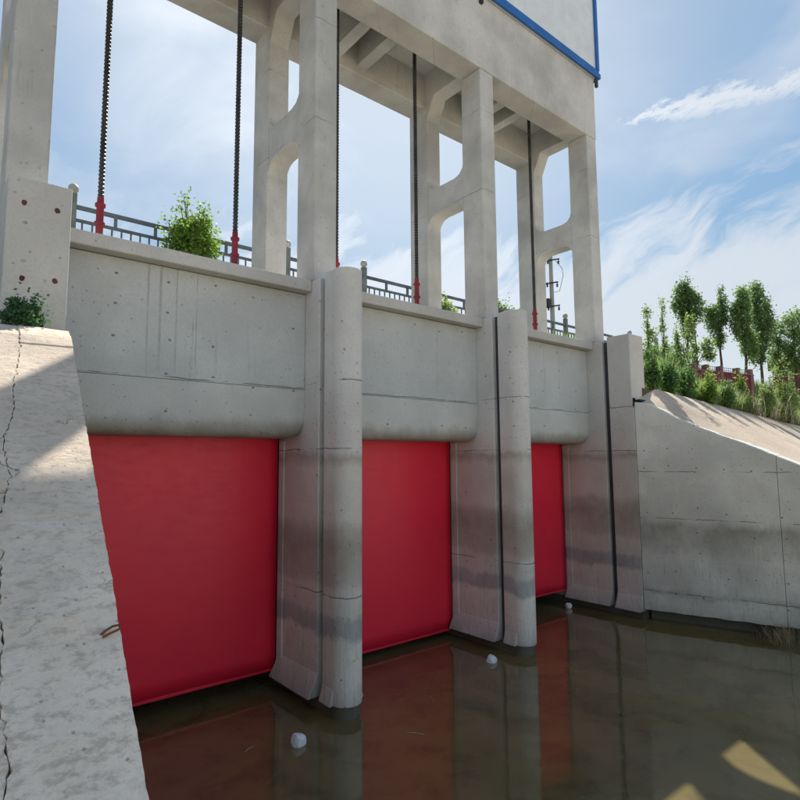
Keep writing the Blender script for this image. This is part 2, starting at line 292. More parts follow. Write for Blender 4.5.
# ------------------------------------------------------------------ mesh helpers
def link(o, parent=None):
    COL.objects.link(o)
    if parent is not None: o.parent = parent
    return o
def mesh_obj(name, verts, faces, mat, parent=None, smooth=False, bevel=0.0, angle=35):
    me = bpy.data.meshes.new(name); me.from_pydata([tuple(v) for v in verts], [], faces); me.update()
    if mat: me.materials.append(mat)
    bm = bmesh.new(); bm.from_mesh(me); bmesh.ops.recalc_face_normals(bm, faces=bm.faces); bm.to_mesh(me); bm.free()
    if smooth or bevel:
        me.shade_smooth(); me.set_sharp_from_angle(angle=math.radians(angle))
    o = link(bpy.data.objects.new(name, me), parent)
    if bevel:
        b = o.modifiers.new('bevel', 'BEVEL'); b.width = bevel; b.segments = 2; b.limit_method = 'ANGLE'; b.angle_limit = math.radians(40)
    return o
class MB:
    def __init__(s): s.v = []; s.f = []
    def box(s, x0, x1, y0, y1, z0, z1):
        i = len(s.v); s.v += [(x0, y0, z0), (x1, y0, z0), (x1, y1, z0), (x0, y1, z0), (x0, y0, z1), (x1, y0, z1), (x1, y1, z1), (x0, y1, z1)]
        s.f += [tuple(i+k for k in q) for q in ((0, 3, 2, 1), (4, 5, 6, 7), (0, 1, 5, 4), (1, 2, 6, 5), (2, 3, 7, 6), (3, 0, 4, 7))]; return s
    def prism_z(s, plan, z0, z1):
        i, n = len(s.v), len(plan)
        s.v += [(a, b, z0) for a, b in plan] + [(a, b, z1) for a, b in plan]
        s.f += [tuple(range(i+n-1, i-1, -1)), tuple(range(i+n, i+2*n))]
        s.f += [(i+k, i+(k+1) % n, i+n+(k+1) % n, i+n+k) for k in range(n)]; return s
    def prism_x(s, prof, x0, x1):
        i, n = len(s.v), len(prof)
        s.v += [(x0, a, b) for a, b in prof] + [(x1, a, b) for a, b in prof]
        s.f += [tuple(range(i, i+n)), tuple(range(i+2*n-1, i+n-1, -1))]
        s.f += [(i+(k+1) % n, i+k, i+n+k, i+n+(k+1) % n) for k in range(n)]; return s
    def tube(s, pts, rad, seg=8, cap=True):
        pts = [Vector(p) for p in pts]; rs = rad if isinstance(rad, (list, tuple)) else [rad]*len(pts)
        i = len(s.v); up = None
        for k, p in enumerate(pts):
            d = (pts[min(k+1, len(pts)-1)] - pts[max(k-1, 0)]).normalized()
            if up is None: up = Vector((1, 0, 0)) if abs(d.x) < .8 else Vector((0, 1, 0))
            a = (up - d*up.dot(d)).normalized(); b = d.cross(a); up = a
            for j in range(seg):
                th = 2*math.pi*j/seg; s.v.append(p + (a*math.cos(th) + b*math.sin(th))*rs[k])
        for k in range(len(pts)-1):
            for j in range(seg):
                q = i+k*seg; s.f.append((q+j, q+(j+1) % seg, q+seg+(j+1) % seg, q+seg+j))
        if cap: s.f += [tuple(range(i+seg-1, i-1, -1)), tuple(range(i+(len(pts)-1)*seg, i+len(pts)*seg))]
        return s
    def lathe(s, c, prof, seg=10):
        i = len(s.v)
        for r, z in prof:
            for j in range(seg):
                th = 2*math.pi*j/seg; s.v.append((c[0]+r*math.cos(th), c[1]+r*math.sin(th), c[2]+z))
        for k in range(len(prof)-1):
            for j in range(seg):
                q = i+k*seg; s.f.append((q+j, q+(j+1) % seg, q+seg+(j+1) % seg, q+seg+j))
        s.f += [tuple(range(i+seg-1, i-1, -1)), tuple(range(i+(len(prof)-1)*seg, i+len(prof)*seg))]
        return s
    def build(s, name, mat, parent=None, smooth=False, bevel=0.0, angle=35): return mesh_obj(name, s.v, s.f, mat, parent, smooth, bevel, angle)
def tag(o, label, cat, group=None):
    o['label'] = label; o['category'] = cat
    if group: o['group'] = group
    return o
def thing(name, loc, label, cat, group=None):
    o = bpy.data.objects.new(name, None); o.location = loc; o.empty_display_size = .3; COL.objects.link(o)
    THING_LOC[o.name] = Vector(loc); return tag(o, label, cat, group)
THING_LOC = {}
def adopt(parent):                                     # children were written in world space: keep them there
    bpy.context.view_layer.update()
    for c in parent.children: c.matrix_parent_inverse = parent.matrix_world.inverted()
def struct(o): o['kind'] = 'structure'; return o
def share(o, name, parent, loc=None, rot=None):
    c = o.copy(); c.name = name; COL.objects.link(c); c.parent = parent
    if loc is not None: c.location = loc
    if rot is not None: c.rotation_euler = rot
    return c

# ------------------------------------------------------------------ setting: water, terrain, slopes
WATER_Z = -.09; PW = .58; XL, XR = -4.42, 10.0       # bay edges at the abutments
def interp(pts, y):
    pts = sorted(pts)
    if y <= pts[0][0]: a, b = pts[0], pts[1]
    elif y >= pts[-1][0]: a, b = pts[-2], pts[-1]
    else:
        for a, b in zip(pts, pts[1:]):
            if a[0] <= y <= b[0]: break
    return a[1] + (b[1]-a[1])*(y-a[0])/(b[0]-a[0])
LPROF = [(-1.0, 6.03), (-1.6, 5.99), (-2.05, 5.81), (-6.75, 2.89), (-12.8, -.87)]
RPROF = [(-1.0, 6.0), (-1.28, 5.98), (-1.58, 5.9), (-1.88, 5.71), (-2.16, 5.51), (-2.85, 5.15), (-3.76, 4.73), (-4.87, 4.16), (-14.5, -.85)]
def lx(y): return XL - .085*(-1.09 - y)
def rx(y): return XR + .295*(-1.15 - y)

def sheet(name, mat, fn, us, vs, parent=None, smooth=True):
    v = [fn(a, b) for a in us for b in vs]; n = len(vs)
    f = [(i*n+j, i*n+j+1, (i+1)*n+j+1, (i+1)*n+j) for i in range(len(us)-1) for j in range(n-1)]
    return mesh_obj(name, v, f, mat, parent, smooth)

struct(sheet('river_bed', M['mud'], lambda a, b: (a, b, -1.4), [-3000, -200, 0, 200, 3000], [-3000, -200, 0, 200, 3000]))
struct(sheet('river_water', M['water'], lambda a, b: (a, b, WATER_Z), [-60, -20, 0, 20, 60], [-19, -12, 0, 9.4]))
struct(sheet('bounce_ground', M['bounce_sand'], lambda a, b: (a, b, -.16 + .35*min(1, max(0, (-16.5-b)/4)) + .12*noise.noise(Vector((a*.2, b*.2, 0)))), [-3000, -60, -40, -30, -22, -15, -10, -5, 0, 5, 10, 15, 22, 30, 40, 60, 3000], [-3000, -200, -90, -60, -45, -36, -30, -26, -23, -20.5, -18.5, -16.5]))  # unseen ground added behind the camera to bounce sunlight onto the front faces

def wob(x, y, s=.3, a=.05): return noise.noise(Vector((x*s, y*s, 1.7)))*a
# right bank: concrete lined slope, then a rough grassy slope up to the road level
def rcrest(x): return 6.50 - .055*(min(x, 26)-11)
def rslab(a, b):
    x = rx(b) + .02 + a; wall = interp(RPROF, b) - .03
    bankz = rcrest(x) - .62*(-1.1-b) if b > -4.9 else rcrest(x) - .62*3.8 - .521*(-4.9-b)
    q = min(1, a/1.4)
    return (x, b, wall*(1-q) + bankz*q + (wob(x, b, .9, .010) if a > .1 else 0))
avals = [0, .15, .5, .9, 1.4, 1.9, 2.8, 4, 6, 8, 10, 13, 17, 24, 34, 60]
struct(sheet('bank_slope_right', M['bank'], rslab, avals, [-14.5, -11, -8, -6, -5.4, -4.87, -4.2, -3.67, -3.2, -2.81, -2.5, -2.38, -2.34, -2.2, -1.9, -1.7, -1.5, -1.3, -1.1]))
def rgrass(a, b):
    y = -1.1 + a*4.8; x0 = 10.6
    x = x0 + b; base = rcrest(x) - .06
    s = a*a*(3-2*a)
    return (x, y, base*(1-s) + 8.62*s + wob(x, y, .5, .22)*min(1, 4*a) - (.7 if a < .001 else 0))
struct(sheet('grass_slope_right', M['earth'], rgrass, [0, .002] + [i/14 for i in range(1, 15)], [0, .6, 1.2, 2, 3, 4, 5, 6.5, 8, 10, 12, 14, 17, 20, 25, 32, 45, 60]))
struct(sheet('ground_right', M['earth'], lambda a, b: (a, b, 8.60 + wob(a, b, .2, .1)*(1 if b > 9 else 0)), [10.3, 12, 15, 20, 25, 30, 36, 42, 50, 60, 90, 200, 3000], [3.6, 5, 8, 9, 10, 12, 14, 17, 20, 25, 30, 40, 60, 150, 3000]))
# left bank mirrors it
def lgrass(a, b):
    y = -1.35 + a*5.0; x = -5.16 - b; s = a*a*(3-2*a)
    return (x, y, 6.02*(1-s) + 8.62*s + wob(x, y, .5, .2)*min(1, 4*a))
struct(sheet('grass_slope_left', M['earth'], lgrass, [i/10 for i in range(11)], [0, .5, 1, 2, 4, 8, 16, 40]))
struct(sheet('ground_left', M['earth'], lambda a, b: (a, b, 8.60), [-3000, -200, -45, -5.16], [3.6, 6, 9, 30, 300, 3000]))
struct(MB().box(-45, 60, 3.75, 9.2, 8.38, 8.70).build('road_deck', M['curb'], bevel=.03))
struct(MB().box(-45, 60, 4.3, 8.9, 8.704, 8.72).build('road', M['asphalt']))

# left bank: slab panels parted by a ragged open joint from the wall top
def jag(y, k): return .05*noise.noise(Vector((y*2.1, k, 0))) + .022*noise.noise(Vector((y*9.7, k, 2))) + .016*noise.noise(Vector((y*27, k, 4)))
def slabz(x, y): return interp(LPROF, y) + .012*noise.noise(Vector((x*1.7, y*1.7, 0))) + .006*noise.noise(Vector((x*7, y*7, 3)))
JOINT = [(-1.2, .52), (-2.38, .51), (-3.71, .57), (-4.48, .59), (-5.24, .59), (-6.54, .55), (-17, .5)]
def slab_panel(name, y0, y1, xa, xb, lift, parent, mat=M['slab'], n=None, m=9):
    n = n or max(6, int(abs(y1-y0)/.025)); v, f = [], []
    for i in range(n+1):
        y = y0 + (y1-y0)*i/n
        for j in range(m+1):
            q = j/m; x = xa(y)*(1-q) + xb(y)*q
            v.append((x, y, slabz(x, y) + lift))
    w = m+1
    for i in range(n):
        for j in range(m): f.append((i*w+j, i*w+j+1, (i+1)*w+j+1, (i+1)*w+j))
    base = len(v); ring = [i*w for i in range(n+1)] + [n*w+j for j in range(1, w)] + [i*w+m for i in range(n-1, -1, -1)] + [j for j in range(m-1, 0, -1)]
    v += [(v[k][0], v[k][1], v[k][2]-.25) for k in ring]
    for k in range(len(ring)): f.append((ring[k], base+k, base+(k+1) % len(ring), ring[(k+1) % len(ring)]))
    return mesh_obj(name, v, f, mat, parent, True, angle=50)
lb = struct(sheet('bank_slope_left', M['mud'], lambda a, b: (lx(b) - .5 - a, b, interp(LPROF, b) - .16), [0, 2, 8, 20, 45], [-12.8, -10, -6.75, -5, -2.72, -2.05, -1.6, -1.2]))
xs = lambda y: lx(y) - interp(JOINT, y) - .008 + jag(y, 5) + .016*noise.noise(Vector((y*31, 6, 1)))
slab_panel('slab', -1.35, -4.62, lambda y: lx(y) - 4.5, xs, 0.0, lb)
slab_panel('slab', -4.66, -8.2, lambda y: lx(y) - 4.5, xs, -.015, lb)
slab_panel('slab', -8.23, -12.7, lambda y: lx(y) - 4.5, xs, -.01, lb, n=60)
slab_panel('slab', -1.35, -12.7, lambda y: lx(y) - 40, lambda y: lx(y) - 4.53, -.01, lb, n=40)

# wing walls
ww = thing('wing_wall', (-4.9, -5, 0), 'sloping concrete wing wall with cracked top in the left foreground', 'wall', 'wing walls')
v, f = [], []
ys = [-1.10 - .08*i for i in range(146)]
for y in ys:
    zt = interp(LPROF, y) - .10; x0 = lx(y) - .012
    v += [(x0, y, -.9), (x0, y, zt), (x0-.62, y, zt), (x0-.62, y, -.9)]
for i in range(len(ys)-1):
    for k in range(4): f.append((i*4+k, i*4+(k+1) % 4, i*4+4+(k+1) % 4, i*4+4+k))
f += [(0, 1, 2, 3), tuple(len(ys)*4-4+k for k in (3, 2, 1, 0))]
mesh_obj('wall_body', v, f, M['wing'], ww)
edge = lambda y: lx(y) + .16*jag(y, 1) + .006*noise.noise(Vector((y*17, 3, 0))) - .004
jt = lambda y: lx(y) - interp(JOINT, y) + jag(y, 5) + .016*noise.noise(Vector((y*23, 8, 0)))
slab_panel('coping', -1.10, -2.26, edge, jt, .012, ww)
slab_panel('coping', -2.264, -4.93, edge, jt, 0.0, ww)
slab_panel('coping', -4.933, -12.5, edge, jt, -.006, ww)
adopt(ww)

ww = thing('wing_wall', (10.8, -4, 0), 'stained concrete wing wall stepping down beside the right bank slope', 'wall', 'wing walls')
def wing_seg(y0, y1, name):
    n = max(2, int(abs(y1-y0)/.07)); v, f = [], []
    for i in range(n+1):
        y = y0 + (y1-y0)*i/n
        zt = interp(RPROF, y) + .035*noise.noise(Vector((y*2.3, 4, 0))) + .02*noise.noise(Vector((y*8, 4, 1)))
        x0 = rx(y)
        v += [(x0, y, .20 + .03*noise.noise(Vector((y*3, 1, 1)))), (x0, y, zt-.03), (x0+.03, y, zt), (x0+.42, y, zt+.01), (x0+.42, y, .20)]
    for i in range(n):
        for k in range(5): f.append((i*5+k, i*5+(k+1) % 5, i*5+5+(k+1) % 5, i*5+5+k))
    f += [(0, 1, 2, 3, 4), tuple(n*5+k for k in (4, 3, 2, 1, 0))]
    return mesh_obj(name, v, f, M['wing'], ww, True, angle=30)
wing_seg(-1.165, -4.35, 'wall_body'); wing_seg(-4.362, -9.2, 'wall_body'); wing_seg(-9.21, -13.9, 'wall_body')
MB().prism_z([(rx(-1.2)+.3, -1.2), (rx(-14)+.3, -14), (rx(-14)+.5, -14), (rx(-1.2)+.5, -1.2)], -.9, .22).build('footing', M['footing'], ww)
adopt(ww)

# ------------------------------------------------------------------ piers and abutments
def arc(cx, cy, r, a0, a1, n): return [(cx + r*math.cos(math.radians(a0+(a1-a0)*i/n)), cy + r*math.sin(math.radians(a0+(a1-a0)*i/n))) for i in range(n+1)]
YB, ZT = 9.3, 7.95
def skirt(mb, x, s, y0, y1, out, h, z0=.12):            # flared foot of a pier side; s is the side it flares to
    i = len(mb.v)
    for y in (y0, y1): mb.v += [(x, y, z0+h), (x+s*out*.35, y, z0+h*.55), (x+s*out, y, z0), (x-s*.05, y, z0), (x-s*.05, y, z0+h)]
    mb.f += [tuple(i+k for k in range(5)), tuple(i+9-k for k in range(5))] + [(i+k, i+5+k, i+5+(k+1) % 5, i+(k+1) % 5) for k in range(5)]
def pier(x0, label):
    t = thing('gate_pier', (x0+PW/2, 2, 0), label, 'pier', 'gate piers')
    r = PW/2; x1 = x0+PW
    rear = [(x1, YB), (x0, YB), (x0, -.20), (x0+.13, -.20), (x1-.13, -.20), (x1, -.20)]
    MB().prism_z([(x0, YB), (x0, -.20), (x1, -.20), (x1, YB)], .12, ZT-.012).build('pier_wall', M['pier'], t, bevel=.018)
    nose = [(x0, -.37), (x0, -.70)] + arc(x0+r, -.70, r, 180, 360, 20)[1:-1] + [(x1, -.70), (x1, -.37)]
    MB().prism_z(nose, .12, 7.985).build('nose', M['pier'], t, bevel=.018, angle=25)
    MB().prism_z([(x0+.12, -.21), (x0+.12, -.36), (x1-.12, -.36), (x1-.12, -.21)], .05, 7.93).build('stop_log_slot', M['slot'], t)
    for s, x in ((-1, x0), (1, x1)):
        mb = MB(); skirt(mb, x, s, -.205, 1.30, .20, .42); mb.build('skirt', M['pier'], t, bevel=.015)
        mb = MB(); skirt(mb, x, s, -.74, -.37, .09, .30); mb.build('skirt', M['pier'], t, bevel=.03)
    MB().prism_z([(x0+.04, YB), (x0+.04, -.70)] + arc(x0+r, -.70, r-.04, 180, 360, 12)[1:-1] + [(x1-.04, -.70), (x1-.04, YB)], -.9, .125).build('footing', M['footing'], t)
    for s, x in ((-1, x0), (1, x1)): MB().box(min(x, x+s*.035), max(x, x+s*.035), 1.10, 1.30, .3, 4.80).build('gate_guide', M['pier'], t, bevel=.008)
    adopt(t); return t
pier(0.0, 'round-nosed concrete pier between the first and second red gates')
pier(5.0, 'round-nosed concrete pier between the second and third red gates')

t = thing('abutment', (10.4, 1, 0), 'square concrete abutment block joining the right wing wall', 'abutment', 'abutments')
MB().prism_z([(10, YB), (10, -.20), (10.8, -.20), (10.8, YB)], .12, ZT-.012).build('abutment_wall', M['abut'], t, bevel=.018)
MB().box(10.0, 10.8, -1.09, -.37, 5.88, 8.03).build('abutment_block', M['abut'], t, bevel=.02)
MB().box(10.0, 10.8, -1.145, -.37, .12, 5.875).build('abutment_face', M['abut'], t, bevel=.02)
MB().box(10.12, 10.7, -.36, -.21, .05, 7.9).build('stop_log_slot', M['slot'], t)
mb = MB(); skirt(mb, 10.0, -1, -.205, 1.30, .2, .42); mb.build('skirt', M['abut'], t, bevel=.015)
mb = MB(); skirt(mb, 10.0, -1, -1.14, -.37, .2, .42); mb.build('skirt', M['abut'], t, bevel=.015)
MB().box(10.1, 10.8, -1.1, YB, -.9, .125).build('footing', M['footing'], t)
MB().box(9.965, 10.0, 1.10, 1.30, .3, 4.8).build('gate_guide', M['abut'], t, bevel=.008)
MB().box(10.04, 10.07, -1.16, -1.09, 5.87, 6.12).build('joint_filler', M['bitumen'], t, bevel=.008)
MB().box(10.08, 10.86, -1.30, -1.09, 5.98, 6.07).build('joint_filler', M['bitumen'], t, bevel=.02)
adopt(t)
t = thing('abutment', (-4.8, 1, 0), 'pale concrete abutment block with four rust marks on the left', 'abutment', 'abutments')
MB().box(-5.14, XL, -.37, YB, -.9, ZT-.012).build('abutment_wall', M['abut'], t, bevel=.018)
MB().prism_z([(-5.14, -.372), (-5.14, -1.09), (XL, -1.09), (XL, -.372)], -.9, 8.04).build('abutment_block', M['abut'], t, bevel=.02)
for x, z in ((-4.955, 7.70), (-4.585, 7.69), (-4.93, 6.71), (-4.57, 6.74)):
    mb = MB(); n = 11; ctr = [(.034*(1+.13*math.sin(2*a+x*9)) * math.cos(a), .04*(1+.1*math.sin(3*a+x*5)) * math.sin(a)) for a in [2*math.pi*i/n for i in range(n)]]
    mb.v = [(x+a, -1.085, z+b) for a, b in ctr] + [(x+a*.8, -1.101, z+b*.8) for a, b in ctr]
    mb.f = [tuple(range(n)), tuple(range(2*n-1, n-1, -1))] + [(k, (k+1) % n, n+(k+1) % n, n+k) for k in range(n)]
    mb.build('rust_plug', M['rustspot'], t)
MB().box(-4.70, XL-.02, -1.20, -1.09, 5.98, 6.05).build('joint_filler', M['bitumen'], t, bevel=.01)
MB().prism_z([(-4.70, -1.09), (-4.72, -1.13), (-4.68, -1.14), (-4.67, -1.09)], 5.95, 6.26).build('joint_filler', M['bitumen'], t, bevel=.006)
adopt(t)

# ------------------------------------------------------------------ breast walls, gates, rods
BAYS = [(XL, 0.0), (PW, 5.0), (5.0+PW, XR)]
WORDS = [('first', 'widest breast wall panel left of both piers, streaked concrete above the first gate'), ('second', 'concrete breast wall panel between the two round piers above the middle gate'), ('third', 'concrete breast wall panel above the farthest gate beside the right abutment')]
GATE_LBL = ['large red steel sluice gate nearest the left wing wall', 'middle red steel sluice gate between the two round-nosed piers', 'narrow-looking red sluice gate beside the right abutment']
GZ = [.20, .05, .31]
for k, (a, b) in enumerate(BAYS):
    t = thing('breast_wall', ((a+b)/2, .6, 4.8), WORDS[k][1], 'wall', 'breast walls')
    e = .004
    up = [(.33, 5.775), (.33, 7.70), (1.2, 7.70), (1.2, 5.775)]
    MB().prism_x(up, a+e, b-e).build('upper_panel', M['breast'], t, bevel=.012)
    lip = [(.31, 5.765)] + [(.31+.30-.30*math.cos(math.radians(q)), 5.13-.30*math.sin(math.radians(q))) for q in range(0, 91, 10)] + [(1.2, 4.83), (1.2, 5.765)]
    # rounded bottom lip: stations along the bay so that it sags and wavers a little like cast concrete
    st = 26; v, f = [], []; n = len(lip)
    for i in range(st+1):
        x = a+e + (b-a-2*e)*i/st; endr = max(0, 1-(b-e-x)/.16) if k < 3 else 0
        for q, (yy, zz) in enumerate(lip):
            wv = .018*noise.noise(Vector((x*1.3, q*.15, k*7)))
            low = 1 if 0 < q < n-2 else 0
            v.append((x, yy + (wv + .05*endr)*low, zz + (wv*.8 + .05*endr*endr)*low))
    for i in range(st):
        for q in range(n): f.append((i*n+q, i*n+(q+1) % n, (i+1)*n+(q+1) % n, (i+1)*n+q))
    f += [tuple(range(n)), tuple(st*n+q for q in range(n-1, -1, -1))]
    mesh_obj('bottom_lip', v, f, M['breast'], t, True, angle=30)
    MB().box(a+e, b+(.0 if k == 2 else 0)-e, .0875, .98, 7.712, 7.945).build('coping', M['curb'], t, bevel=.02)
    adopt(t)
    g = thing('sluice_gate', ((a+b)/2, 1.4, GZ[k]), GATE_LBL[k], 'sluice gate', 'red sluice gates')
    v, f = [], []; nx, nz = 20, 20; x0, x1, z0, z1 = a+.045, b-.045, GZ[k]+.05, 5.6
    for i in range(nx+1):
        for j in range(nz+1):
            x = x0+(x1-x0)*i/nx; z = z0+(z1-z0)*j/nz
            v.append((x, 1.36 + .006*noise.noise(Vector((x*.9, z*.9, k*5+.3))), z))
    for i in range(nx):
        for j in range(nz): f.append((i*(nz+1)+j, (i+1)*(nz+1)+j, (i+1)*(nz+1)+j+1, i*(nz+1)+j+1))
    sp = mesh_obj('skin_plate', v, f, M['gate'], g, True); sm = sp.modifiers.new('thick', 'SOLIDIFY'); sm.thickness = .03; sm.offset = 1 if False else -1
    MB().box(a+.045, b-.045, 1.33, 1.62, GZ[k], GZ[k]+.06).build('bottom_beam', M['gate'], g, bevel=.008)
    for xx in (a+.02, b-.042): MB().box(xx, xx+.022, 1.335, 1.60, GZ[k]+.01, 5.6).build('side_seal', M['bitumen'], g, bevel=.004)
    MB().box(b-.082, b-.06, 1.345, 1.36, GZ[k]+.08, 4.9).build('seal_clamp', M['gate'], g)
    adopt(g)
RODS = [(-3.60, 'threaded dark lifting screw with red coupling nearest the left abutment'), (-1.10, 'threaded dark lifting screw with red coupling right of the bright shrub'), (1.36, 'dark lifting screw hard beside the first front column'),
        (3.84, 'dark lifting screw in front of the middle back column'), (6.2, 'dark lifting screw behind the second front column'), (8.75, 'dark lifting screw left of the farthest frame strut')]
for x, lab in RODS:
    r = thing('lifting_rod', (x, 1.3, 8.0), lab, 'lifting screw', 'gate lifting screws')
    prof = []; z = 0
    while z < 7.0:
        prof += [(.041, z), (.053, z+.018), (.053, z+.04), (.041, z+.058)]; z += .075
    MB().lathe((x, 1.3, 8.75), prof, 10).build('screw', M['screw'], r)
    MB().lathe((x, 1.3, 7.3), [(.055, 0), (.055, .95), (.088, .96), (.088, 1.0), (.06, 1.01), (.062, 1.22), (.09, 1.23), (.09, 1.28), (.062, 1.29), (.062, 1.56), (.088, 1.57), (.088, 1.62), (.058, 1.63), (.055, 1.74)], 12).build('coupling', M['red_steel'], r)
    adopt(r)

# ------------------------------------------------------------------ hoist frame
CW = .53; CX = [-5.10, -.02, 4.98, 9.98]; YF = (0.0, .69); YK = (2.10, 2.85); ZBM, ZRIB, ZSLAB = 14.685, 14.87, 15.67
hf = thing('hoist_frame', (2.5, 1.5, 7.95), 'tall open concrete frame of columns and beams carrying the gatehouse', 'frame')
for x in CX:
    MB().box(x, x+CW, YF[0], YF[1], 7.94, ZBM-.003).build('column', M['frame'], hf, bevel=.025)
    MB().box(x, x+CW, YK[0], YK[1], 7.94, ZBM-.003).build('column', M['frame'], hf, bevel=.025)
    zb, zt, hq = 11.28, 12.03, .34
    y0, y1 = YF[1]-.002, YK[0]+.002
    cv = lambda yy, zz, sy, sz: [(yy + sy*hq*(1-math.cos(math.radians(q))), zz + sz*hq*(1-math.sin(math.radians(q)))) for q in (0, 30, 60, 90)]
    pr = cv(y0, zt, 1, 1) + cv(y1, zt, -1, 1)[::-1] + cv(y1, zb, -1, -1) + cv(y0, zb, 1, -1)[::-1]
    mb = MB().prism_x(pr, x+.025, x+CW-.025); mb.build('strut', M['frame'], hf, bevel=.012)
    pr = [(y0, ZRIB), (y0, ZSLAB+.1), (y1+.15, ZSLAB+.1), (y1+.15, ZBM-.45), (y1, ZBM-.45), (y1-.30, ZRIB)]
    MB().prism_x(pr, x+.025, x+CW-.025).build('cross_beam', M['frame'], hf, bevel=.012)
XA, XB = CX[0]-.02, CX[-1]+CW+.02
MB().box(XA, XB, -.012, .70, ZBM, 16.80).build('front_beam', M['frame'], hf, bevel=.02)
MB().box(XA, XB, 2.18, 2.86, ZBM-.05, 16.80).build('back_beam', M['frame'], hf, bevel=.02)
MB().box(XA+.01, XB-.01, .69, 2.19, ZSLAB, 15.95).build('ceiling_slab', M['frame'], hf)
for x0 in (-5, 0, 5):
    for c in ((1.90, 2.73) if x0 >= 0 else (2.0, 2.9)): MB().box(x0+c-.16, x0+c+.16, .695, 2.185, ZRIB, ZSLAB+.05).build('rib', M['frame'], hf, bevel=.012)
MB().box(XL-.6, 10.7, .99, 3.0, 7.70, 7.935).build('platform', M['curb'], hf)
adopt(hf)
gh = thing('gatehouse', (2.8, 1.5, 16.8), 'pale panelled gatehouse with blue edge trim on top of the concrete frame', 'building')
BX0, BX1, BY0, BY1, BZ0, BZ1 = -5.5, 10.66, -.06, 3.05, 16.83, 20.6
MB().box(BX0, BX1, BY0, BY1, BZ0, BZ1).build('wall', M['panel'], gh)
def rim(z0, z1, o): return MB().box(BX0-o, BX1+o, BY0-o, BY0, z0, z1).box(BX1, BX1+o, BY0, BY1+o, z0, z1).box(BX0-o, BX0, BY0, BY1+o, z0, z1).box(BX0, BX1, BY1, BY1+o, z0, z1)
rim(16.81, 16.98, .09).build('base_trim', M['blue'], gh, bevel=.015)
rim(16.985, 17.10, .055).build('base_trim', M['blue'], gh, bevel=.01)
for x in (BX0, BX1): MB().box(x-.07, x+.07, BY0-.07, BY0+.07, 17.1, BZ1).build('corner_trim', M['blue'], gh, bevel=.01)
for x in (5.05, BX1-.05): MB().box(x-.05, x+.05, -.10, -.013, 16.52, 16.81).build('bracket', M['slot'], gh, bevel=.008)
mb = MB(); mb.prism_x([(-.6, 20.6), (1.5, 21.6), (3.6, 20.6), (3.6, 20.5), (-.6, 20.5)], BX0-.4, BX1+.4); mb.build('roof', M['roof'], gh)
adopt(gh)

# ------------------------------------------------------------------ railing on the road bridge
RY = 3.95
rl = thing('bridge_railing', (2, RY, 8.7), 'dark metal railing with ball-topped posts along the road behind the frame', 'railing')
rl_x0, rl_x1 = -3.6-2.56*2, -3.6+2.56*10
MB().box(rl_x0, rl_x1, RY-.035, RY+.035, 9.78, 9.87).build('top_rail', M['rail'], rl, bevel=.01)
MB().box(rl_x0, rl_x1, RY-.025, RY+.025, 9.50, 9.57).build('lower_rail', M['rail'], rl, bevel=.01)
MB().box(rl_x0, rl_x1, RY-.025, RY+.025, 8.80, 8.86).build('lower_rail', M['rail'], rl, bevel=.01)
adopt(rl)
def proto(mb, mat, smooth=False): 
    o = mb.build('tmp', mat, None, smooth); return o
pp = proto(MB().box(-.068, .068, -.068, .068, 8.68, 10.10), M['post'])
bb = proto(MB().lathe((0, 0, 0), [(.02, 10.095), (.06, 10.10), (.06, 10.125), (.098, 10.17), (.105, 10.22), (.09, 10.27), (.05, 10.31), (.01, 10.32)], 12), M['ball'], True)
st = proto(MB().box(-.03, .03, -.03, .03, 9.57, 9.78), M['rail'])
ba = proto(MB().box(-.016, .016, -.016, .016, 8.86, 9.50), M['rail'])
for i in range(13):
    X = rl_x0 + 2.56*i
    p = share(pp, 'post', rl, (X-2, 0, -8.7)); share(bb, 'ball', p, (0, 0, 0))
    if i < 12:
        for q in (1, 2): share(st, 'stanchion', rl, (X-2+2.56*q/3, 0, -8.7))
        for q in range(1, 13): share(ba, 'baluster', rl, (X-2+2.56*q/13, 0, -8.7))
for o in (pp, bb, st, ba): bpy.data.objects.remove(o)

# ------------------------------------------------------------------ vegetation
def leaf_mesh(name, pts, size, mat, parent, up=.3, aspect=.6):
    n = len(pts); P = np.asarray(pts)
    d = RNG.normal(size=(n, 3)); d[:, 2] = d[:, 2]*.8 - up; d /= np.linalg.norm(d, axis=1)[:, None]
    s = RNG.normal(size=(n, 3)); s -= (s*d).sum(1)[:, None]*d; s /= np.linalg.norm(s, axis=1)[:, None]
    L = (size*RNG.uniform(.6, 1.35, n))[:, None]; Wd = L*aspect
    V = np.stack([P, P + d*L*.5 + s*Wd*.5, P + d*L, P + d*L*.5 - s*Wd*.5], 1).reshape(-1, 3)
    me = bpy.data.meshes.new(name); me.vertices.add(4*n); me.vertices.foreach_set('co', V.ravel())
    me.loops.add(4*n); me.loops.foreach_set('vertex_index', np.arange(4*n)); me.polygons.add(n)
    me.polygons.foreach_set('loop_start', np.arange(n)*4)
    me.update(calc_edges=True); me.materials.append(mat)
    return link(bpy.data.objects.new(name, me), parent)
def crown_points(n, lobes, clump=.28, per=26):
    out = []; tot = sum(a*b*c for _, (a, b, c) in lobes)
    for (c, (a, b, h)) in lobes:
        k = max(9, int(n*a*b*h/tot/per))
        for _ in range(k):
            while True:
                q = RNG.uniform(-1, 1, 3)
                rr = np.linalg.norm(q)
                if rr < 1 and rr > RNG.uniform(.0, .75): break
            ctr = np.array(c) + q*np.array((a, b, h))
            out.append(ctr + RNG.normal(size=(per, 3))*clump*RNG.uniform(.35, 1.0)*np.array((.75, .75, 1.25)))
    return np.concatenate(out)
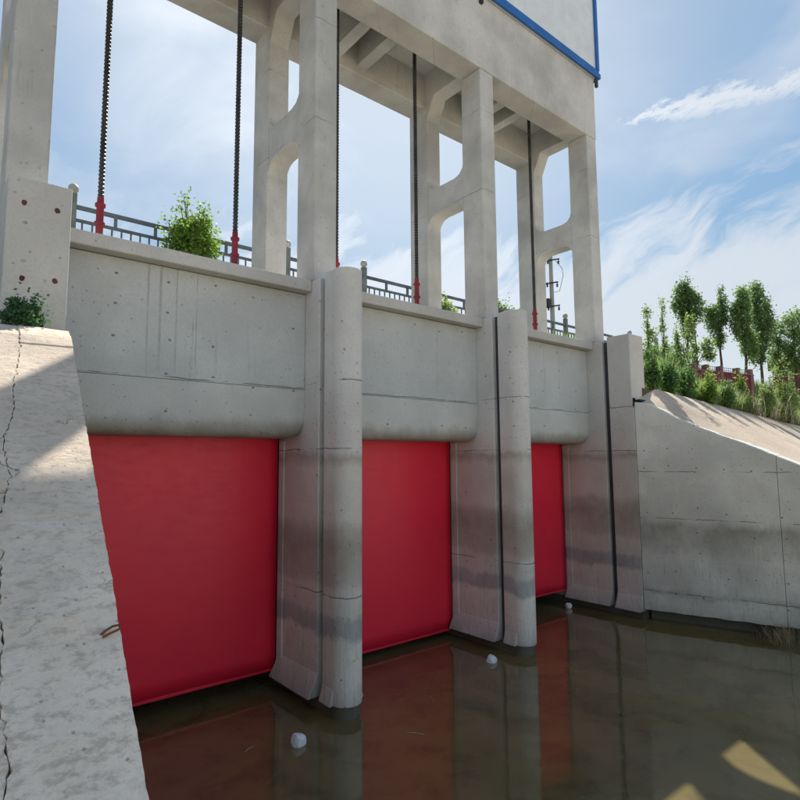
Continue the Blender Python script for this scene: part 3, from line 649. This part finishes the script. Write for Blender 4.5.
def tree(base, h, lobes, label, mat, n=5000, leaf=.13, trunk=.09, group='trees on the right bank', name='poplar_tree', clump=.24, lean=0.0):
    t = thing(name, base, label, 'tree', group)
    mb = MB(); bx, by, bz = base
    h_ = h*.84; steps = 7; pts = []
    for i in range(steps+1):
        q = i/steps; pts.append(Vector((bx+lean*q + .05*noise.noise(Vector((q*3, bx, by)))*h*.3, by + .05*noise.noise(Vector((q*3, by, bx)))*h*.3, bz-.1+h_*q)))
    mb.tube(pts, [trunk*(1-.85*i/steps) for i in range(steps+1)], 7)
    allp = [((bx+c[0], by+c[1], bz+c[2]), s) for c, s in lobes]
    for c, s in allp:
        for _ in range(5):
            tgt = Vector(c) + Vector((RNG.uniform(-1, 1)*s[0], RNG.uniform(-1, 1)*s[1], RNG.uniform(-.4, .9)*s[2]))*.75
            q = min(.92, max(.12, (tgt.z - bz - .5)/h_-.12)); k = q*steps; i = int(k); st_ = pts[i].lerp(pts[min(i+1, steps)], k-i)
            midp = st_.lerp(tgt, .5) + Vector((0, 0, -.08))
            mb.tube([st_, midp, tgt], [trunk*.38*(1-q*.6), trunk*.25*(1-q*.6), .008], 5, False)
    mb.build('trunk', M['bark'], t, True)
    leaf_mesh('crown', crown_points(n, allp, clump), leaf, mat, t)
    adopt(t); return t
PX = 1/FPX
def tree_px(u, vtop, vbase, dep, lobes_px, label, mat, **kw):
    """tree standing at depth dep, its size read in photo pixels; lobes (du, v0, v1, halfwidth)"""
    s = dep*PX; b = at(u, vbase, dep); gz = 8.6
    base = (b.x, b.y, gz); h = (at(u, vtop, dep).z - gz)
    lobes = []
    rr = Vector((_R.x, _R.y, 0)).normalized()
    for du, v0, v1, hw in lobes_px:
        zc = at(u, (v0+v1)/2, dep).z - gz; o = rr*(du*s)
        lobes.append(((o.x, o.y, zc), (hw*s, hw*s, (v1-v0)/2*s)))
    return tree(base, h, lobes, label, mat, **kw)
YT = dict(leaf=.11, trunk=.05, clump=.13)
tree_px(650, 302, 379, 27, [(0, 303, 330, 3), (2, 322, 350, 6), (3, 345, 375, 9)], 'short young tree just right of the right abutment block', M['leaf_light'], n=1900, **YT)
tree_px(666, 296, 379, 29, [(0, 298, 325, 2), (0, 318, 345, 3.5), (2, 342, 376, 8)], 'slender spire-topped sapling left of the dark poplar', M['leaf_light'], n=1800, **YT)
tree_px(680, 322, 379, 26, [(0, 324, 345, 3), (0, 342, 376, 9)], 'low bushy sapling beside the spire-topped one', M['leaf_light'], n=1600, **YT)
tree_px(690, 271, 379, 34, [(0, 272, 295, 5), (-3, 282, 318, 9), (5, 286, 322, 9), (1, 312, 343, 6), (17, 296, 322, 3)], 'tall dark poplar with a dense upright crown', M['leaf'], n=8000, leaf=.14, trunk=.10, clump=.19)
tree_px(698, 312, 380, 27, [(-5, 314, 345, 4), (12, 338, 362, 6), (-3, 342, 366, 5)], 'light green young tree in front of the tall dark poplar', M['leaf_light'], n=2100, **YT)
tree_px(722, 282, 379, 34, [(5, 283, 310, 3.5), (6, 296, 325, 4.5), (-5, 303, 332, 6.5), (0, 320, 347, 5)], 'two-lobed slim tree with a long bare trunk', M['leaf'], n=4300, leaf=.13, trunk=.09, clump=.18)
tree_px(747, 284, 380, 33, [(1, 285, 312, 6.5), (-2, 300, 338, 8), (5, 328, 358, 7)], 'full-crowned tree with leaning trunk before the red boundary wall', M['leaf_mid'], n=7000, leaf=.13, trunk=.09, lean=.2, clump=.2)
tree_px(762, 277, 382, 34, [(0, 278, 305, 7), (4, 294, 342, 11), (-2, 330, 364, 9)], 'tallest of the broad trees left of the crimson building', M['leaf'], n=8000, leaf=.13, trunk=.09, clump=.2)
tree_px(780, 318, 381, 36, [(0, 318, 345, 9), (2, 338, 372, 11)], 'mid-height tree in front of the crimson building', M['leaf_mid'], n=3600, leaf=.13, trunk=.08, clump=.2)
tree_px(797, 305, 381, 35, [(2, 308, 340, 10), (4, 335, 372, 13)], 'broad tree cut by the right edge of the picture', M['leaf_mid'], n=6500, leaf=.13, trunk=.1, clump=.22)

def gz_right(x, y):
    a = max(0, min(1, (y+1.1)/4.8)); b = x-10.6; s = a*a*(3-2*a)
    return (rcrest(x)-.06)*(1-s) + 8.62*s
def shrub(base, rx_, ry_, h, label, mat, n=1800, leaf=.1, group='shrubs on the right bank', cat='shrub', name='shrub', spikes=0, clump=.16):
    t = thing(name, base, label, cat, group); mb = MB(); bx, by, bz = base; tips = []
    for _ in range(9+spikes):
        a = RNG.uniform(0, 6.28); rr = RNG.uniform(.2, .85)
        tip = Vector((bx+math.cos(a)*rx_*rr, by+math.sin(a)*ry_*rr, bz+h*(RNG.uniform(.55, .95) if _ < 9 else RNG.uniform(.95, 1.2))))
        mb.tube([(bx+math.cos(a)*.05, by+math.sin(a)*.05, bz-.05), Vector((bx, by, bz)).lerp(tip, .5)+Vector((0, 0, .06*h)), tip], [.018, .013, .005], 5, False); tips.append(tip)
    mb.build('stem', M['bark'], t, True)
    lob = [((bx, by, bz+h*.38), (rx_*.8, ry_*.8, h*.36))]
    for _ in range(7):
        a = RNG.uniform(0, 6.28); zz_ = RNG.uniform(.30, .88); rr = RNG.uniform(.25, .85)*(1.2-.55*zz_)
        lob.append(((bx+math.cos(a)*rx_*rr, by+math.sin(a)*ry_*rr, bz+h*zz_), (rx_*RNG.uniform(.2, .36), ry_*RNG.uniform(.2, .36), h*RNG.uniform(.12, .22))))
    pts = crown_points(n, lob, clump, 18)
    ex = [np.array(tp)+RNG.normal(size=(14, 3))*np.array((.06, .06, .10)) for tp in tips]
    pts = np.concatenate([pts]+ex); pts[:, 2] = np.maximum(pts[:, 2], bz+.02)
    leaf_mesh('foliage', pts, leaf, mat, t, up=-.2)
    adopt(t); return t
# bright shrub on the platform in front of the railing
shrub((-1.25, 3.35, 8.75), .76, .6, 1.5, 'bright green shrub growing before the railing between two lifting screws', M['leaf_lime'], 6000, .085, 'shrubs at the deck', spikes=5, clump=.11)
shrub((6.75, 3.5, 8.6), .8, .4, .98, 'light green shrub tips beside the middle back column', M['leaf_light'], 900, .1, 'shrubs at the deck')
b = at(503, 325, 24); shrub((b.x, b.y, 8.6), 1.3, .9, 2.25, 'dark leafy bush showing just above the second pier nose', M['leaf'], 1500, .13, 'shrubs at the deck')
# right-bank bushes: (u, v of the top, v of the foot, depth, half width px)
for u, v0, v1, dep, hw, mt, lab in [
    (652, 352, 390, 18.2, 11, 'leaf_bush', 'dark green bush touching the right abutment block'),
    (669, 356, 393, 19.0, 15, 'leaf_bush', 'rounded green bush on the slab edge below the slender sapling'),
    (687, 360, 396, 19.8, 14, 'leaf_bush', 'dense green bush below the tall dark poplar'),
    (711, 376, 404, 20, 9, 'leaf_lime', 'yellow-green weed clump in front of the red boundary wall'),
    (728, 384, 408, 21, 8, 'leaf_bush', 'small dark green shrub amid the tall grass'),
    (741, 379, 402, 23, 8, 'leaf_lime', 'second yellow-green weed clump under the leaning tree'),
    (768, 382, 412, 22.5, 9, 'leaf_light', 'pale green weed clump below the tallest broad tree'),
    (788, 368, 412, 24, 14, 'leaf_light', 'tall light green reed clump near the right picture edge')]:
    f_ = at(u, v1, dep); s = dep*PX; zz = gz_right(f_.x, f_.y)
    top = at(u, v0, dep).z
    shrub((f_.x, f_.y, zz), hw*s, hw*s*.8, top-zz, lab, M[mt], 2300 if hw > 12 else 1500, .085, clump=.10, spikes=5)
# weed at the foot of the left abutment
shrub((-4.92, -1.42, 5.98), .30, .17, .36, 'dark green creeping weed at the foot of the left abutment', M['weed'], 1300, .05, 'weeds on the slab', 'weed', 'weed', clump=.045)

def grass_stuff(name, spots, hmin, hmax, mat, label, cat, wid=.012):
    V, F = [], []
    for (x, y, z) in spots:
        h = RNG.uniform(hmin, hmax); a = RNG.uniform(0, 6.28); l = RNG.uniform(.1, .55)*h; w = wid*RNG.uniform(.7, 1.5)
        dx, dy = math.cos(a), math.sin(a); i = len(V)
        V += [(x-dy*w, y+dx*w, z), (x+dy*w, y-dx*w, z), (x+dx*l*.35+dy*w*.7, y+dy*l*.35-dx*w*.7, z+h*.6), (x+dx*l*.35-dy*w*.7, y+dy*l*.35+dx*w*.7, z+h*.6), (x+dx*l, y+dy*l, z+h)]
        F += [(i, i+1, i+2, i+3), (i+3, i+2, i+4)]
    me = bpy.data.meshes.new(name); me.from_pydata(V, [], F); me.materials.append(mat)
    o = link(bpy.data.objects.new(name, me)); o['kind'] = 'stuff'; tag(o, label, cat); return o
sp = []
while len(sp) < 34000:
    x = 10.8 + 24*RNG.uniform(); y = -1.02 + 3.2*RNG.uniform()**1.4
    if noise.noise(Vector((x*.55, y*.7, 0))) < -.3 or (x < 15 and y < .2): continue
    sp.append((x, y, gz_right(x, y)-.03))
grass_stuff('tall_grass', sp, .25, 1.0, M['grass'], 'tall green grass covering the bank above the concrete slope', 'grass', .014)
sp = []
ctr = at(757, 398, 24)
while len(sp) < 500:
    x, y = ctr.x + RNG.normal()*1.5, ctr.y + RNG.normal()*.6
    sp.append((x, y, gz_right(x, y)))
grass_stuff('seed_head_grass', sp, .6, 1.05, M['seedhead'], 'pinkish brown seed-head grass among the green bank grass', 'grass', .012)

# dry tufts at the foot of the right wing wall
for k, (u, v, lab) in enumerate([(789, 640, 'largest dry straw tuft at the right picture edge by the water'), (770, 634, 'dry straw tuft second from the right edge under the wing wall'), (754, 630, 'thin dry tuft farthest from the right edge under the wing wall')]):
    d_ = (_f + _R*((u-400)/FPX) - _U*((v-400)/FPX)); q = CAM + d_*((WATER_Z-CAM.z)/d_.z)
    mb = MB(); n = [260, 150, 60][k]; sc = [1.0, .8, .6][k]
    for _ in range(n):
        a = RNG.uniform(0, 6.28); rr = min(.5, abs(RNG.normal())*.30)*sc; x, y = q.x+math.cos(a)*rr*1.5, q.y+math.sin(a)*rr*.6
        h = RNG.uniform(.15, .45)*sc; l = RNG.uniform(.05, .30)*sc; b_ = RNG.uniform(0, 6.28); i = len(mb.v); w = .006
        mb.v += [(x-w, y, -.12), (x+w, y, -.12), (x+math.cos(b_)*l*.5+w, y+math.sin(b_)*l*.5, h*.8-.1), (x+math.cos(b_)*l*.5-w, y+math.sin(b_)*l*.5, h*.8-.1), (x+math.cos(b_)*l, y+math.sin(b_)*l, h-.1)]
        mb.f += [(i, i+1, i+2, i+3), (i+3, i+2, i+4)]
    me = bpy.data.meshes.new('dry_tuft'); me.from_pydata(mb.v, [], mb.f); me.materials.append(M['straw'])
    tag(link(bpy.data.objects.new('dry_tuft', me)), lab, 'grass tuft', 'dry tufts at the waterline')

# ------------------------------------------------------------------ small things
def chunk(name, c, r, mat, label, cat, group=None, seed=0, squash=(1, 1, 1)):
    bm = bmesh.new(); bmesh.ops.create_icosphere(bm, subdivisions=2, radius=1)
    for v in bm.verts:
        n = noise.noise(v.co*1.3 + Vector((seed*9.1, 0, 0)))
        v.co = Vector([round(q*2.2)/2.2*.35 + q*.65 for q in v.co])*(1+.28*n)
        v.co = Vector((v.co.x*r*squash[0], v.co.y*r*squash[1], v.co.z*r*squash[2])) + Vector(c)
    me = bpy.data.meshes.new(name); bm.to_mesh(me); bm.free(); me.materials.append(mat)
    return tag(link(bpy.data.objects.new(name, me)), label, cat, group)
chunk('foam_chunk', (-.89, -1.10, -.04), .125, M['foam'], 'white foam chunk floating in front of the nearest pier', 'debris', 'floating white foam', 1, (1, 1, .95))
chunk('foam_chunk', (4.27, -.60, -.05), .12, M['foam'], 'white foam chunk floating at the foot of the second pier', 'debris', 'floating white foam', 2, (1.1, 1, .8))
chunk('foam_chunk', (9.50, .95, -.03), .11, M['foam'], 'white foam chunk under the farthest gate by the right abutment', 'debris', 'floating white foam', 3, (.9, .9, .9))
chunk('foam_scrap', (1.55, 1.30, 4.74), .055, M['foam'], 'small pale foam scrap stuck under the middle breast wall', 'debris', None, 4)
for k, (x, y, a, L, lab) in enumerate([(-1.55, -.75, .4, .22, 'thin pale twig floating nearest the first gate'), (.75, -2.05, 2.2, .30, 'longest pale twig floating below the second gate'), (1.9, -1.2, 1.1, .16, 'short straw floating right of the nearest pier')]):
    dx, dy = math.cos(a)*L/2, math.sin(a)*L/2
    tag(MB().tube([(x-dx, y-dy, WATER_Z+.004), (x, y+.012, WATER_Z+.012), (x+dx, y+dy, WATER_Z+.005)], [.005, .007, .004], 5).build('floating_twig', M['straw'], None, True), lab, 'twig', 'floating twigs')
# rusty bar loop sticking out of the wing wall edge
ray_ = (_f + _R*((114-400)/FPX) - _U*((632-400)/FPX)); best = None
for i in range(400):
    q = CAM + ray_*(1+i*.02)
    if q.z < interp(LPROF, q.y)+.03: best = q; break
lp = [(-.16, .05, -.03), (-.10, .03, .03), (-.02, .01, .075), (.05, -.01, .085), (.075, -.03, .06), (.04, -.05, .035), (-.05, -.03, .0), (-.14, -.01, -.04)]
tag(MB().tube([best + Vector(p)*.42 for p in lp], .007, 7).build('rebar_loop', M['rust'], None, True), 'rusty bent reinforcing bar loop on the edge of the left wing wall', 'rebar')

# power pole beyond the road
b = at(553, 330, 40); s = 40*PX
pl = thing('power_pole', (b.x, b.y, 8.6), 'grey concrete power pole with three crossarms seen through the right frame', 'power pole')
MB().tube([(b.x, b.y, 8.5), (b.x, b.y, at(553, 246, 40).z)], [.20, .12], 12).build('shaft', M['pole'], pl, True)
rr = Vector((_R.x, _R.y, 0)).normalized(); fw = Vector((-rr.y, rr.x, 0))
for v, l0, l1 in ((258, -8, 8), (282, -11, 6), (306, -10, 7)):
    z = at(553, v, 40).z; o = Vector((b.x, b.y, z)) - fw*.2
    arm = MB().tube([o + rr*(l0*s) + Vector((0, 0, -.12)), o + rr*(l1*s) + Vector((0, 0, .05))], .05, 6).build('crossarm', M['dark_steel'], pl)
    for q in (l0+1, l0*.45, l1-1):
        c = o + rr*(q*s); MB().lathe((c.x, c.y, c.z), [(.03, -.32), (.08, -.28), (.04, -.22), (.09, -.16), (.04, -.1), (.03, .02)], 8).build('insulator', M['dark_steel'], pl, True)
c = Vector((b.x, b.y, at(553, 306, 40).z)) + rr*(-6*s) - fw*.35
MB().box(c.x-.2, c.x+.2, c.y-.2, c.y+.2, c.z-.15, c.z+.45).build('switch_box', M['dark_steel'], pl, bevel=.03)
z1_, z2_ = at(553, 258, 40).z, at(553, 290, 40).z; o = Vector((b.x, b.y, 0)) + rr*(5*s)
MB().tube([o + Vector((0, 0, z1_)), o + rr*.45 + Vector((0, 0, z1_-.6)), o + rr*.5 + Vector((0, 0, (z1_+z2_)/2)), o + rr*.2 + Vector((0, 0, z2_)), o - rr*.3 + Vector((0, 0, z2_-.1))], .018, 5).build('wire', M['dark_steel'], pl)
adopt(pl)

# crimson boundary wall and building on the far bank
dep = 26
def wp(u, d): p = at(u, 380, d); return Vector((p.x, p.y, 0))
A, B = wp(692, 25.0), wp(752, 27.0); dirv = (B-A).normalized(); nv = Vector((-dirv.y, dirv.x, 0))
wall = thing('boundary_wall', (A.x, A.y, 6.4), 'crimson boundary wall with brick pillars behind the trees', 'wall')
def bar(a, b_, w, z0, z1):
    q = [a+nv*w, b_+nv*w, b_-nv*w, a-nv*w]; return MB().prism_z([(p.x, p.y) for p in q], z0, z1)
zw_, zp_ = at(727, 373, dep).z, at(727, 366.5, dep).z
bar(A, B, .09, 5.9, zw_).build('wall_panel', M['brick'], wall)
bar(A, B, .12, zw_, zw_+.05).build('wall_cap', M['brickpier'], wall)
for u in (694, 706, 720, 737, 749.5):
    q = (u-692)/60.0; p = A.lerp(B, q*25.0/(25.0*q+27.0*(1-q))); bar(p-dirv*.1, p+dirv*.1, .13, 5.9, zp_).build('pillar', M['brickpier'], wall, bevel=.01)
for zq in (zw_+.13, zp_-.04): bar(A, B, .01, zq-.008, zq+.008).build('fence_rail', M['rail'], wall)
for i in range(1, 30):
    p = A.lerp(B, i/30); bar(p-dirv*.006, p+dirv*.006, .006, zw_+.05, zp_-.03).build('fence_bar', M['rail'], wall)
adopt(wall)
A, B = wp(773, 46), wp(830, 44); dirv = (B-A).normalized(); nv = Vector((-dirv.y, dirv.x, 0))
bd = thing('crimson_building', (A.x, A.y, 8.6), 'crimson rendered building half hidden behind the rightmost trees', 'building')
q = [A, B, B+nv*4, A+nv*4]; zt = at(790, 362, 45).z
MB().prism_z([(p.x, p.y) for p in q], 8.5, zt).build('wall', M['brick'], bd)
q = [A-dirv*.3-nv*.3, B+dirv*.3-nv*.3, B+dirv*.3+nv*4.3, A-dirv*.3+nv*4.3]
MB().prism_z([(p.x, p.y) for p in q], zt, zt+.18).build('roof', M['brickpier'], bd)
for dd in (.9, 2.3, 3.6):
    p = A+dirv*dd; fr = bar(p-dirv*.38-nv*.03, p+dirv*.38-nv*.03, .05, zt-1.1, zt-.35).build('window', M['ball'], bd)
    bar(p-dirv*.31-nv*.07, p+dirv*.31-nv*.07, .03, zt-1.03, zt-.42).build('pane', M['glass'], fr)
adopt(bd)
for o in list(bd.children):
    for c in o.children: c.matrix_parent_inverse = o.matrix_world.inverted() if False else Matrix()
# unseen wall added behind the piers to keep light out of the gate openings
struct(MB().box(-6, 12, 9.3, 9.6, -1.4, 8.38).build('light_block_wall', M['footing']))
